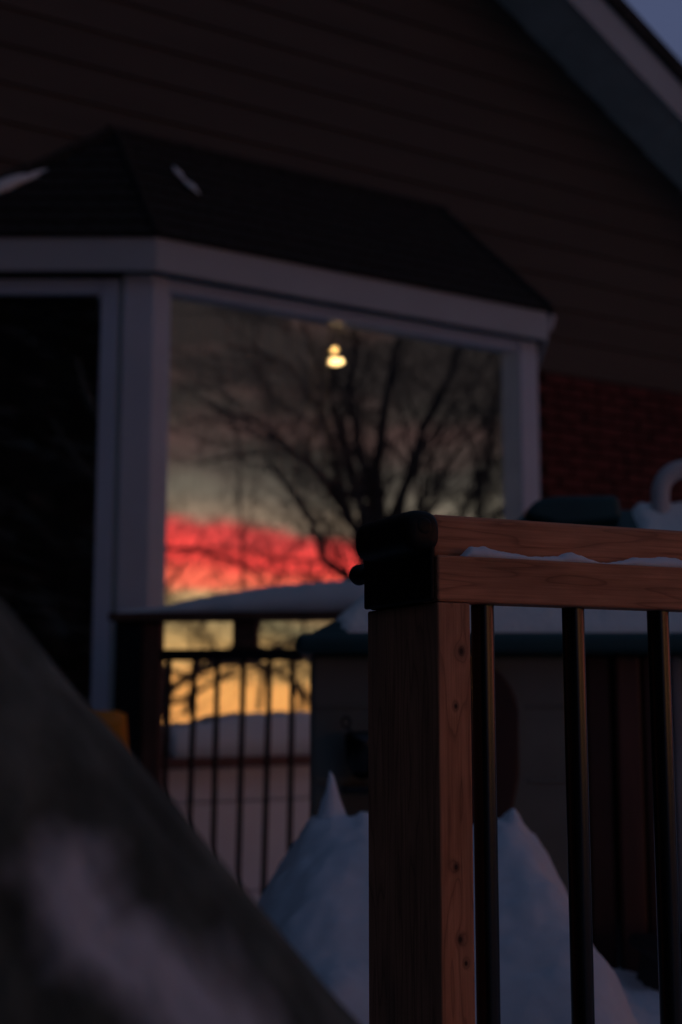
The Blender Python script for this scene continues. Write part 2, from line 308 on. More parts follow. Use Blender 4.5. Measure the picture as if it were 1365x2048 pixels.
def lathe(name, prof, mat, parent=None, loc=(0, 0, 0), rot=(0, 0, 0), seg=24):
    bm = bmesh.new(); rings = []
    for r, z in prof: rings.append([bm.verts.new((r * math.cos(2 * math.pi * k / seg), r * math.sin(2 * math.pi * k / seg), z)) for k in range(seg)])
    for i in range(len(rings) - 1):
        for k in range(seg): bm.faces.new((rings[i][k], rings[i][(k + 1) % seg], rings[i + 1][(k + 1) % seg], rings[i + 1][k]))
    bm.faces.new(rings[0]); bm.faces.new(rings[-1])
    return link_mesh(name, mesh_from_bm(name, bm, True), mat, parent, loc, rot)
def fbm(x, y, z=0.0, o=4):
    return noise.fractal(Vector((x, y, z)), 1.0, 2.0, o)
def smooth(a, b, x):
    t = max(0.0, min(1.0, (x - a) / (b - a))); return t * t * (3 - 2 * t)
def interp(pts, x):
    if x <= pts[0][0]: return pts[0][1]
    for (x0, y0), (x1, y1) in zip(pts, pts[1:]):
        if x <= x1: return y0 + (y1 - y0) * (x - x0) / (x1 - x0)
    return pts[-1][1]
def heightfield(name, xs, ys, fn, mat, parent=None):
    bm = bmesh.new(); g = [[bm.verts.new((x, y, fn(x, y))) for x in xs] for y in ys]
    for j in range(len(ys) - 1):
        for i in range(len(xs) - 1): bm.faces.new((g[j][i], g[j][i + 1], g[j + 1][i + 1], g[j + 1][i]))
    me = bpy.data.meshes.new(name); bm.to_mesh(me); bm.free()
    for p in me.polygons: p.use_smooth = True
    return link_mesh(name, me, mat, parent)
def lin(a, b, n): return [a + (b - a) * i / (n - 1) for i in range(n)]
def snow_ridge(name, length, width, prof, mat, parent=None, seed=0, nx=90, ny=12, rough=0.006, base=0.0, hang=0.0):
    """rounded bank of snow along x on a ledge; prof(x) gives its height; closed underneath"""
    bm = bmesh.new(); rows = []
    for i in range(nx):
        x = length * i / (nx - 1); h = max(0.0, prof(x)); row = []
        for j in range(ny):
            t = j / (ny - 1); s = math.sin(math.pi * t) ** 0.55
            y = width * (t - 0.5) * (1.0 + 0.12 * fbm(x * 9, seed + 3.1, t * 3))
            z = base + h * s + s * rough * fbm(x * 30, y * 30 + seed, 1.7) - hang * (1 - s)
            row.append(bm.verts.new((x, y, z)))
        rows.append(row)
    for i in range(nx - 1):
        for j in range(ny - 1): bm.faces.new((rows[i][j], rows[i + 1][j], rows[i + 1][j + 1], rows[i][j + 1]))
        bm.faces.new((rows[i][0], rows[i][ny - 1], rows[i + 1][ny - 1], rows[i + 1][0]))
    bm.faces.new(rows[0]); bm.faces.new(rows[-1])
    return link_mesh(name, mesh_from_bm(name, bm, True), mat, parent)

# ------------------------------------------------------------------ ground
def ground_h(x, y):
    h = -0.35
    h += 0.55 * smooth(-1.6, -0.5, x) * (1 - smooth(3.0, 5.0, x)) * smooth(1.3, 2.2, y) * (1 - smooth(4.3, 5.0, y))   # snow lying deep on the deck
    h += 0.05 * fbm(x * .7, y * .7) + 0.015 * fbm(x * 3, y * 3, 5)
    d = math.hypot(x, y)
    fall = max(0.0, (x * 0.883 - y * 0.469) - 8.0)      # the garden drops away to the west
    h -= 0.05 * fall if fall < 200 else 10 + 0.018 * (fall - 200)
    return h
def spaced(n, near, far):
    out_ = []
    for i in range(-n, n + 1):
        t = i / n; out_.append(math.copysign(near * abs(t) + (far - near) * abs(t) ** 6, t))
    return out_
g = heightfield('ground', spaced(110, 16, 3000), spaced(110, 16, 3000), ground_h, 'snow')
tag(g, kind='structure')

# dark paving added unseen under the viewpoint to cut snow bounce light, slab by slab
pav = bpy.data.objects.new('bounce_blocker_patio', None); col.objects.link(pav); pav['kind'] = 'structure'
bm = bmesh.new(); bmesh.ops.create_cube(bm, size=1.0)
for v in bm.verts: v.co = Vector((v.co.x * .592, v.co.y * .592, v.co.z * .06))
bmesh.ops.bevel(bm, geom=bm.edges[:], offset=0.008, segments=1, affect='EDGES')
slab_me = mesh_from_bm('blocker_paver', bm); slab_me.materials.append(M['blocker_paver'])
prg = random.Random(9)
for i in range(8):
    for j in range(7):
        link_mesh('blocker_paver', slab_me, None, pav, (-3.3 + i * .6, -2.3 + j * .6, -0.235 + prg.uniform(-.004, .004)), (prg.uniform(-.006, .006), prg.uniform(-.006, .006), 0))
# ------------------------------------------------------------------ house
A31 = 31.0
house = thing('house', (-0.855, 6.2, 0), A31, 'dark brown sided house with white framed bay window and steep gable roof', 'house')
WV = 0.55
SL = 0.602
PEAK_U = 0.3
def rake_u(z): return 2.49 + (5.325 - z) / SL
def rake_l(z): return 2 * PEAK_U - rake_u(z)
# lap siding, one board per course
z = 2.935; k = 0
while z < 6.60:
    z1 = min(z + 0.205, 6.64)
    ra, rb = rake_u(z) + 0.03, rake_u(z1) + 0.03
    la, lb = max(-4.2, rake_l(z) - 0.03), max(-4.2, rake_l(z1) - 0.03)
    bm = bmesh.new()
    f0 = [(la, WV - 0.018, z), (ra, WV - 0.018, z), (rb, WV - 0.004, z1 + 0.004), (lb, WV - 0.004, z1 + 0.004)]
    b0 = [(la, WV + 0.02, z), (ra, WV + 0.02, z), (rb, WV + 0.02, z1 + 0.004), (lb, WV + 0.02, z1 + 0.004)]
    fv = [bm.verts.new(p) for p in f0]; bv = [bm.verts.new(p) for p in b0]
    bm.faces.new(fv); bm.faces.new(bv[::-1])
    for i in range(4): bm.faces.new((fv[i], bv[i], bv[(i + 1) % 4], fv[(i + 1) % 4]))
    link_mesh('siding_board', mesh_from_bm('siding_board', bm), 'siding', house)
    z += 0.205; k += 1
# masonry behind the bricks and the siding
box('brick_backing', 2.70, 5.4, WV + 0.012, WV + 0.2, -0.6, 2.93, 'mortar', house)
box('brick_backing', -4.2, -0.99, WV + 0.012, WV + 0.2, -0.6, 2.93, 'mortar', house)
extrude_y('gable_backing', [(rake_l(2.94), 2.94), (rake_u(2.94), 2.94), (PEAK_U, 6.62)], WV + 0.03, WV + 0.2, 'siding', house)
# a course of trim where brick meets siding
box('brick_ledge', 2.66, 5.4, WV - 0.03, WV + 0.01, 2.905, 2.933, 'siding', house, 0.004)
rng = random.Random(4)
brick_me = None
BW, BH, GAP = 0.215, 0.062, 0.011
zc = 2.90 - BH; row = 0
bm = bmesh.new(); bmesh.ops.create_cube(bm, size=1.0)
for v in bm.verts: v.co = Vector((v.co.x * BW, v.co.y * 0.05, v.co.z * BH))
bmesh.ops.bevel(bm, geom=bm.edges[:], offset=0.004, segments=1, affect='EDGES')
brick_me = mesh_from_bm('brick', bm); brick_me.materials.append(M['brick'])
while zc > 1.35:
    u = 2.80 + (0.0 if row % 2 else (BW + GAP) / 2)
    while u < 5.3 - BW / 2:
        link_mesh('brick', brick_me, None, house, (u, WV + 0.016 - 0.012 + rng.uniform(-.0035, .0035), zc + BH / 2), (0, rng.uniform(-.006, .006), rng.uniform(-.01, .01)))
        u += BW + GAP
    zc -= BH + GAP; row += 1
# side wall of the house round its far corner
box('side_wall', 5.2, 5.4, WV + 0.2, 8.0, -0.6, 4.0, 'mortar', house)
# gable roof: soffit panels, rake fascia, shingled slab, both slopes
OV = 0.45
dirv = Vector((1 / math.hypot(1, SL), -SL / math.hypot(1, SL)))
def rake_pt(s, side, dz=0.0):
    """point on the soffit line, s metres down from the peak"""
    u = PEAK_U + side * dirv.x * s; zz = 5.325 + SL * (2.49 - PEAK_U) + dirv.y * s + dz
    return u, zz
for side in (1, -1):
    s = 0.0
    while s < 6.2:
        s1 = s + 0.298
        (u0, z0), (u1, z1) = rake_pt(s, side), rake_pt(s1, side)
        extrude_y('soffit_panel', [(u0, z0), (u1, z1), (u1, z1 + 0.012), (u0, z0 + 0.012)], WV - OV + 0.012, WV + 0.02, 'soffit', house)
        s = s1 + 0.004
    (u0, z0), (u1, z1) = rake_pt(-0.02, side), rake_pt(6.25, side)
    extrude_y('rake_fascia', [(u0, z0 - 0.03), (u1, z1 - 0.03), (u1, z1 + 0.222), (u0, z0 + 0.222)], WV - OV - 0.012, WV - OV + 0.010, 'white', house, 0.003)
    (u0, z0), (u1, z1) = rake_pt(-0.0, side), rake_pt(6.35, side)
    extrude_y('gable_roof', [(u0, z0 + 0.224), (u1, z1 + 0.224), (u1, z1 + 0.345), (u0, z0 + 0.345)], WV - OV - 0.045, 8.0, 'shingle', house, 0.006)
# ---- bay window
B = Vector((-0.06, 0.0)); LD = Vector((-math.cos(R(31)), math.sin(R(31)))); LN = Vector((-math.sin(R(31)), -math.cos(R(31))))
Apt = B + LD * 1.068
Cpt = Vector((2.316, 0)); Dpt = Vector((2.673, WV))
def lp(s, d=0.0):  # along the left facet, d outwards
    p = B + LD * s + LN * d; return (p.x, p.y)
# corner posts and frames
prism('corner_post', [lp(0.146), (B.x, B.y), (0.019, 0), (0.019, 0.10), (-0.03, 0.12), lp(0.146, -0.10)], 0.50, 2.905, 'post_vinyl', house, 0.006)
prism('corner_post', [(2.187, 0), (Cpt.x, 0), (2.37, 0.09), (2.187, 0.09)], -0.3, 2.905, 'post_vinyl', house, 0.006)
prism('window_jamb', [(2.184, 0.006), (2.186, 0.10), (2.078, 0.10), (2.078, 0.085)], 0.60, 2.84, 'soffit', house)
# fascia round the bay and its little soffit
OH = 0.08
fa = [lp(1.22, OH), (-0.082, -OH), (2.333, -OH), (2.75, WV - 0.03)]
fa_in = [lp(1.20, OH - 0.03), (-0.072, -OH + 0.03), (2.318, -OH + 0.03), (2.71, WV - 0.03)]
for i, nm in enumerate(('bay_fascia',) * 3):
    prism(nm, [fa[i], fa[i + 1], fa_in[i + 1], fa_in[i]], 2.897, 3.062, 'white', house, 0.003)
prism('bay_soffit', [lp(1.19, OH - 0.032), (-0.07, -OH + 0.032), (2.316, -OH + 0.032), (2.70, WV - 0.02), (2.65, WV), (-0.98, WV)], 2.906, 2.922, 'planter', house)  # near-black colour stands in for eave shade and swallows lamp spill
# front window: head, sill, pane
box('window_head', 0.020, 2.186, 0.008, 0.11, 2.832, 2.904, 'frame', house, 0.004)
pane = box('window_pane', 0.015, 2.10, 0.060, 0.066, 0.59, 2.84, 'glass', house)
box('window_stile', 0.0195, 0.04, 0.02, 0.09, 0.60, 2.832, 'frame', house, 0.003)
prism('window_sill', [lp(0.35, 0.05), (-0.075, -0.11), (2.30, -0.11), (2.34, 0.05), (0.05, 0.06), lp(0.35, -0.05)], 0.548, 0.598, 'sill', house, 0.005)
# pale wall panels under the front window, one per course
zt = 0.545
for hh in (0.165, 0.42, 0.60):
    box('wall_panel', 0.0, 2.30, -0.004, 0.05, zt - hh + 0.006, zt, 'panel', house, 0.004)
    zt -= hh
# left facet window: stile, head, pane, lower wall
def lbox(name, s0, s1, d0, d1, z0, z1, mat, bev=0.004):
    return prism(name, [lp(s0, d1), lp(s1, d1), lp(s1, d0), lp(s0, d0)], z0, z1, mat, house, bev)
lbox('window_stile', 0.172, 0.255, -0.06, -0.010, 0.30, 2.885, 'frame')
lbox('window_head', 0.257, 1.06, -0.06, -0.012, 2.808, 2.885, 'frame')
lbox('window_rail', 0.257, 1.06, -0.06, -0.014, 0.30, 0.375, 'frame')
lbox('window_pane', 0.25, 1.06, -0.04, -0.034, 0.36, 2.82, 'glass', 0)
lbox('window_reveal', 0.147, 0.171, -0.06, -0.03, 0.30, 2.90, 'soffit', 0)
lbox('wall_panel', 0.172, 1.06, -0.06, -0.012, -0.6, 0.295, 'panel')
prism('wall_return', [(Cpt.x - .002, 0.092), (2.37, 0.092), (Dpt.x, WV - 0.02), (Dpt.x - .1, WV - .02)], -0.6, 2.9, 'white', house)
# bay roof: shingle courses stepping up each face to the wall
apL = Vector((-0.069, WV - 0.02, 3.815)); apR = Vector((2.031, WV - 0.02, 3.80))
ea = [Vector((*lp(1.25, OH + .02), 3.066)), Vector((-0.09, -OH - .02, 3.066)), Vector((2.345, -OH - .02, 3.066)), Vector((2.76, WV - 0.02, 3.066))]
bm = bmesh.new()
def roof_face(e0, e1, t0, t1, n=9):
    nrm = (e1 - e0).cross(t1 - e0 if (t1 - e1).length > .01 else t0 - e0).normalized()
    if nrm.z < 0: nrm = -nrm
    for i in range(n):
        a, b = i / n, (i + 1) / n
        p = [e0.lerp(t0, a) + nrm * 0.014, e1.lerp(t1, a) + nrm * 0.014, e1.lerp(t1, b) + nrm * 0.002, e0.lerp(t0, b) + nrm * 0.002]
        q = [e0.lerp(t0, a) - nrm * 0.002, e1.lerp(t1, a) - nrm * 0.002]
        v = [bm.verts.new(x) for x in p]; w = [bm.verts.new(x) for x in q]
        bm.faces.new(v); bm.faces.new((w[0], w[1], v[1], v[0]))
roof_face(ea[0], ea[1], apL + Vector((-.002, 0, 0)), apL)
roof_face(ea[1], ea[2], apL, apR)
roof_face(ea[2], ea[3], apR, apR + Vector((.002, 0, 0)))
vv = [bm.verts.new(p - Vector((0, 0, .004))) for p in ea]; bm.faces.new(vv)
me = bpy.data.meshes.new('bay_roof'); bm.to_mesh(me); bm.free()
bay_roof = link_mesh('bay_roof', me, 'shingle', house)
tube('hip_cap', [ea[1] + Vector((0, 0, .012)), apL + Vector((0, 0, .012))], 0.022, 'shingle', house, 8)
tube('hip_cap', [ea[2] + Vector((0, 0, .012)), apR + Vector((0, 0, .012))], 0.022, 'shingle', house, 8)
tube('roof_flashing', [apL + Vector((-.05, .0, .015)), apR + Vector((.03, .0, .015))], 0.03, 'shingle', house, 8)
tube('roof_flashing', [ea[0] + Vector((0, 0, .015)), apL + Vector((-.02, .0, .015))], 0.025, 'shingle', house, 8)
lathe('gutter_tip', [(0.0, -.05), (0.020, -.045), (0.024, 0.0), (0.018, .05), (0.0, .055)], 'lilac', house, (2.40, -0.02, 3.02), (R(10), R(15), 0), 12)
# room behind the glass
box('room_wall', -2.2, 4.6, 4.0, 4.1, 0.28, 3.4, 'room', house)
box('room_wall', -2.3, -2.2, WV + .2, 4.1, 0.28, 3.4, 'room', house)
box('room_wall', 4.6, 4.7, WV + .2, 4.1, 0.28, 3.4, 'room', house)
prism('room_floor', [(-.97, WV), (-.1, .1), (2.2, .1), (2.6, WV), (4.7, WV + .2), (4.7, 4.1), (-2.3, 4.1), (-2.3, WV + .2)], 0.2, 0.28, 'cabinet', house)
prism('room_ceiling', [(-.97, WV), (-.05, .06), (2.28, .06), (2.6, WV), (4.7, WV + .2), (4.7, 4.1), (-2.3, 4.1), (-2.3, WV + .2)], 3.1, 3.2, 'cabinet', house)
box('room_lintel', -.99, 2.72, WV + .021, WV + .2, 2.93, 3.1, 'cabinet', house)

# pale curtain drawn half across the front window
cur = thing('curtain', (-0.855, 6.2, 0), A31, 'pale curtain drawn across the left half of the bay window', 'curtain')
bm = bmesh.new(); ra_, rb_ = [], []
for i in range(241):
    u = 0.07 + (1.012 - 0.07) * i / 240; y = 0.15 + 0.016 * math.sin(u * 62) + 0.008 * math.sin(u * 23 + 1)
    ra_.append(bm.verts.new((u, y, 0.30))); rb_.append(bm.verts.new((u, y, 2.86)))
for i in range(240): bm.faces.new((ra_[i], ra_[i + 1], rb_[i + 1], rb_[i]))
link_mesh('curtain_cloth', mesh_from_bm('curtain_cloth', bm, True), 'curtain', cur)
tube('curtain_rod', [(0.02, 0.15, 2.868), (2.2, 0.15, 2.868)], 0.008, 'frame', cur, 10)

# horizontal blind added to lift the black of the left pane, slat by slat
bl = thing('added_blind', (-0.855, 6.2, 0), A31, 'closed horizontal blind added to brighten the dark left bay window pane', 'blind')
bm = bmesh.new(); bmesh.ops.create_cube(bm, size=1.0)
for v in bm.verts: v.co = Vector((v.co.x * .76, v.co.y * .003, v.co.z * .05))
slat_me = mesh_from_bm('slat', bm); slat_me.materials.append(M['blind'])
for i in range(53):
    p = B + LD * .66 - LN * .095
    link_mesh('slat', slat_me, None, bl, (p.x, p.y, 0.42 + i * .0455), (R(-16), 0, -R(31)))
p = B + LD * .66 - LN * .095
hr = box('head_rail', -.385, .385, -.02, .02, 2.815, 2.86, 'blind', bl, 0.004); hr.location = (p.x, p.y, 0); hr.rotation_euler = (0, 0, -R(31))

# cabinet with slatted doors in the room
cab = thing('slatted_cabinet', (-0.855, 6.2, 0), A31, 'tall dark brown slatted cabinet inside the bay window room', 'cabinet')
CU, CV = 1.62, 1.20
box('cabinet_body', CU, CU + 1.5, CV, CV + 0.5, 0.28, 2.70, 'cabinet', cab, 0.006)
for i in range(18):
    box('slat', CU + 0.03, CU + 1.47, CV - 0.022, CV - 0.004, 0.36 + i * 0.128, 0.36 + i * 0.128 + 0.112, 'cabinet', cab, 0.004)

# lit pendant just inside the glass
pend = thing('pendant_lamp', (-0.855, 6.2, 0), A31, 'small lit pendant lamp glowing yellow behind the bay window glass', 'lamp')
PU, PV = 1.2335, 0.45
tube('cord', [(PU, PV, 3.1), (PU, PV, 2.83)], 0.003, 'black', pend, 8)
lathe('socket', [(0.0, .0), (0.012, .0), (0.012, .03), (0.004, .035), (0, .035)], 'black', pend, (PU, PV, 2.822))
lathe('bulb', [(0.001, -.019), (0.010, -.016), (0.018, -.007), (0.020, .002), (0.015, .012), (0.008, .018), (0.001, .019)], 'bulb', pend, (PU - 0.006, PV, 2.808))
lathe('glass_shade', [(0.001, -.018), (0.022, -.016), (0.042, -.007), (0.047, .001), (0.040, .009), (0.018, .015), (0.001, .016)], 'bulb2', pend, (PU + 0.002, PV, 2.743))

# snow on the house
def place(o, fr, loc, rz=0.0):
    o.parent = None; o.matrix_world = Matrix.Translation((-0.855, 6.2, 0)) @ Matrix.Rotation(R(A31), 4, 'Z') @ Matrix.Translation(loc) @ Matrix.Rotation(rz, 4, 'Z'); return o
s = snow_ridge('snow', 2.1, 0.135, lambda x: 0.165 + 0.04 * math.sin(x * 3.3 - .6) + 0.012 * fbm(x * 4, 2) - 0.05 * smooth(0.75, 1.1, x), 'snow', None, 2, 80, 14, 0.01)
place(s, None, (0.04, -0.045, 0.598)); tag(s, 'long bank of snow lying on the brown bay window sill', 'snow', kind='stuff')
def roof_snow(pts, wid, label, h=0.03, seed=1):
    bm = bmesh.new(); rows = []; n = 26
    for i in range(n):
        t = i / (n - 1) * (len(pts) - 1); a = min(int(t), len(pts) - 2); p = Vector(pts[a]).lerp(Vector(pts[a + 1]), t - a)
        w = interp([(q / (len(wid) - 1), wv) for q, wv in enumerate(wid)], i / (n - 1)) * (1 + .35 * fbm(i * .5, seed))
        d = (Vector(pts[a + 1]) - Vector(pts[a])).normalized(); up = Vector((0, -0.35, 0.94)); sd = d.cross(up).normalized(); up = sd.cross(d)
        rows.append([bm.verts.new(p + sd * w * math.cos(math.pi * j / 7) + up * h * math.sin(math.pi * j / 7) * min(1, w * 25) - up * .004) for j in range(8)])
    for i in range(n - 1):
        for j in range(7): bm.faces.new((rows[i][j], rows[i + 1][j], rows[i + 1][j + 1], rows[i][j + 1]))
        bm.faces.new((rows[i][7], rows[i + 1][7], rows[i + 1][0], rows[i][0]))
    bm.faces.new(rows[0]); bm.faces.new(rows[-1])
    o = link_mesh('snow', mesh_from_bm('snow', bm, True), 'snow'); place(o, None, (0, 0, 0)); tag(o, label, 'snow', kind='stuff')
hipd = apL - ea[1]
def hp(t, off): q = ea[1] + hipd * t; return (q.x + off, q.y - 0.012, q.z + 0.036)
roof_snow([hp(.70, .25), hp(.61, .262), hp(.52, .29), hp(.44, .335)], [.004, .022, .012, .030, .004], 'thin patch of snow caught along the hip of the bay roof', 0.025, 3)
rv = apL - ea[0]
def rp(t, off): q = ea[0] + rv * t; return (q.x + .02, q.y - 0.03, q.z - 0.03 + off)
roof_snow([rp(-.02, .02), rp(.2, .02), rp(.45, .015), rp(.68, 0.0)], [.075, .07, .05, .008], 'strip of snow where the left bay roof meets the brown wall', 0.05, 8)

# ------------------------------------------------------------------ far railing
RAZ = -7.0
rail = thing('deck_railing', (-0.769, 5.2, 0), RAZ, 'black baluster deck railing with snow laden wooden top in front of the bay window', 'railing')
box('post', -0.108, -0.004, -0.045, 0.045, -0.3, 1.165, 'rail_black', rail, 0.004)  # shaded side of the wooden post, its shade put in as black colour
box('post', 0.0, 0.068, -0.03, 0.04, -0.3, 1.165, 'old_wood_z', rail, 0.004)
box('top_rail', -0.13, 1.30, -0.075, 0.075, 1.166, 1.196, 'old_wood', rail, 0.004)
box('upper_rail', 0.069, 1.30, -0.02, 0.02, 1.012, 1.056, 'rail_black', rail, 0.004)
box('lower_rail', 0.069, 1.30, -0.02, 0.02, 0.02, 0.06, 'rail_black', rail, 0.004)
box('rail_block', 0.355, 0.448, -0.03, 0.03, 1.057, 1.165, 'old_wood', rail, 0.003)
box('post', 1.21, 1.30, -0.045, 0.045, -0.3, 1.011, 'old_wood_z', rail, 0.004)
bal_me = None
for i in range(11):
    u = 0.083 + 0.0985 * i
    if bal_me is None:
        b_ = tube('baluster', [(0, 0, 0.05), (0, 0, 1.02)], 0.0115, 'rail_black', rail, 10); bal_me = b_.data
    else: b_ = link_mesh('baluster', bal_me, None, rail)
    b_.location = (u, 0, 0); b_.rotation_euler = (0, R(0.9 + 0.3 * math.sin(i * 2.1)), 0)
s = snow_ridge('snow', 1.42, 0.155, lambda x: interp([(0, 0.0), (.03, .012), (.16, .022), (.3, .055), (.5, .088), (.7, .112), (1.0, .130), (1.38, .12), (1.42, .02)], x) + 0.003 * fbm(x * 6, 1), 'snow', None, 5, 100, 14, 0.004)
s.matrix_world = Matrix.Translation((-0.769, 5.2, 0)) @ Matrix.Rotation(R(RAZ), 4, 'Z') @ Matrix.Translation((-0.12, 0, 1.196))
tag(s, 'smooth wedge of snow lying along the far deck railing top', 'snow', kind='stuff')

# ------------------------------------------------------------------ plastic playhouse
PX, PY = 0.0, 3.3
ph = thing('playhouse', (0, 0, 0), 0, 'plastic playhouse with tan walls and teal hip roof under snow', 'playhouse')
def arc_door(cx, z0, z1, w, n=14):
    pts = [(cx - w, z0 + .05), (cx + w * .78, z0), (cx + w, z0 + (z1 - z0) * .35)]
    for i in range(n + 1):
        a = math.pi * i / n; pts.append((cx + w * math.cos(a), z1 - w * .9 + w * .9 * math.sin(a)))
    return pts
box('front_wall', -0.075, 0.60, PY, PY + 0.05, -0.2, 0.970, 'tan', ph, 0.012)
box('front_wall', 1.12, 1.40, PY, PY + 0.05, -0.2, 0.970, 'tan', ph, 0.012)
box('side_wall', -0.078, -0.03, PY + 0.052, PY + 0.95, -0.2, 0.970, 'tan', ph, 0.01)
box('side_wall', 1.352, 1.40, PY + 0.052, PY + 0.95, -0.2, 0.970, 'tan', ph, 0.01)
box('back_wall', -0.028, 1.35, PY + 0.90, PY + 0.95, -0.2, 0.970, 'tan', ph, 0.01)
extrude_y('maroon_panel', arc_door(0.28, 0.52, 0.97, 0.155), PY - 0.03, PY - 0.002, 'maroon', ph, 0.008)
for i in range(7):
    x0 = 0.612 + i * 0.072
    m_ = ('maroon', 'redplank', 'maroon', 'greyplastic', 'redplank', 'maroon', 'redplank')[i]
    dy = (0.03, 0.012, 0.04, 0.03, 0.014, 0.03, 0.02)[i]
    box('door_plank', x0, x0 + (0.062 if m_ != 'greyplastic' else 0.03), PY + dy, PY + dy + 0.03, 0.02, 0.970, m_, ph, 0.008)
# wall groove lines moulded in the tan plastic
for zz in (0.30, 0.48, 0.66, 0.84): box('wall_rib', -0.06, 0.11, PY - 0.006, PY - 0.0005, zz, zz + 0.008, 'tan', ph, 0.002)
for zz in (0.66, 0.84): box('wall_rib', 0.46, 0.585, PY - 0.006, PY - 0.0005, zz, zz + 0.008, 'tan', ph, 0.002)
# hip roof with a rolled teal eave
ez0, ez1 = 0.972, 1.020
e = [(-0.11, PY - 0.10), (1.44, PY - 0.10), (1.44, PY + 1.05), (-0.11, PY + 1.05)]
box('eave', e[0][0], e[2][0], e[0][1], e[2][1], ez0, ez1, 'teal', ph, 0.018, 3)
bm = bmesh.new()
rd = [(0.555, PY + .45, 1.40), (1.12, PY + .45, 1.40)]
bv = [bm.verts.new((x + (.03 if x < .5 else -.03), y + (.03 if y < PY + .4 else -.03), ez1 - .004)) for x, y in e]; tv = [bm.verts.new(p) for p in rd]
bm.faces.new((bv[0], bv[1], tv[1], tv[0])); bm.faces.new((bv[2], bv[3], tv[0], tv[1])); bm.faces.new((bv[3], bv[0], tv[0])); bm.faces.new((bv[1], bv[2], tv[1])); bm.faces.new(bv)
link_mesh('roof', mesh_from_bm('roof', bm), 'teal', ph)
extrude_y('ridge_cap', [(0.515, 1.375), (0.545, 1.415), (0.60, 1.428), (0.78, 1.43), (0.79, 1.36), (0.62, 1.34)], PY + 0.36, PY + 0.52, 'teal', ph, 0.015)
# toy wall lamp
tl = lathe('wall_lantern', [(0.0, -.075), (0.022, -.07), (0.030, -.05), (0.040, -.03), (0.043, .01), (0.043, .035), (0.02, .04), (0.0, .04)], 'black', ph, (0.052, PY - 0.06, 0.745))
bm = bmesh.new(); bmesh.ops.create_cone(bm, segments=4, radius1=.001, radius2=.001, depth=.001); bm.free()
tube('hook', [(0.012 + .010 * math.cos(a), PY - 0.055, 0.806 + .013 * math.sin(a)) for a in [i * 2 * math.pi / 12 for i in range(13)]], 0.0035, 'black', ph, 6)
tube('hook_stem', [(0.016, PY - 0.055, 0.794), (0.03, PY - 0.055, 0.778)], 0.004, 'black', ph, 6)
prism('shelf', [(0.002, PY - .10), (0.16, PY - .10), (0.16, PY - .002), (0.002, PY - .002)], 0.640, 0.655, 'black', ph, 0.004)
# white arch standing on the ridge
ac = Vector((0.985, PY + 0.42, 1.440))
tube('arch', [(ac.x - .0745, ac.y, ac.z - .11), (ac.x - .0745, ac.y, ac.z - .05)] + [(ac.x + .0745 * math.cos(a), ac.y, ac.z + .0745 * math.sin(a)) for a in [math.pi - i * math.pi / 24 for i in range(25)]] + [(ac.x + .0745, ac.y, ac.z - .05), (ac.x + .0745, ac.y, ac.z - .11)], 0.0265, 'lilac', ph, 16, ref=Vector((0, 1, 0)))
# snow on the playhouse roof: drifts lie on the slopes, ending at the hip
def roofz(x, y):
    a = ez1 + (1.40 - ez1) * (y - (PY - .07)) / .52
    b = ez1 + (1.40 - ez1) * (x + .08) / .635
    c = ez1 + (1.40 - ez1) * ((PY + 1.02) - y) / .57
    return min(a, b, c, 1.40)
def snow_roof(x, y):
    edge = min(x - 0.005 + .03 * fbm(y * 8, 1), y - (PY - .06), 1.36 - x, PY + .98 - y)
    t = smooth(0.0, 0.07, edge) * (0.024 + 0.018 * fbm(x * 5, y * 5, 3))
    bare = smooth(0.30, 0.36, y - PY) * (1 - smooth(.80, .86, x)) * smooth(.40, .47, x) * (1 - smooth(.56, .62, y - PY))
    hole = smooth(.05, .25, fbm(x * 6, y * 7, 9)) * (1 - smooth(.0, .12, y - (PY - .05)))
    return roofz(x, y) + 0.004 + max(0.0, t) * (1 - 0.6 * hole) - 0.06 * bare - (0.03 if edge < 0 else 0) + 0.008 * smooth(.82, .92, x) * smooth(.2, .4, y - PY)
s = heightfield('snow', lin(-.075, 1.38, 110), lin(PY - .07, PY + 1.0, 80), snow_roof, 'snow')
tag(s, 'snow covering the teal playhouse roof behind the wooden gate', 'snow', kind='stuff')

# dark planter at the foot of the playhouse door
pl = thing('planter_box', (0.93, 3.05, 0), 4, 'low dark planter box half sunk in snow below the playhouse door', 'planter')
extrude_y('planter_body', [(-.27, 0.0), (.40, 0.0), (.42, .30), (-.235, .30), (-.25, .2)], -.12, .12, 'planter', pl, 0.015)
box('planter_rim', -.255, .44, -.14, .14, .295, .325, 'planter', pl, 0.01)

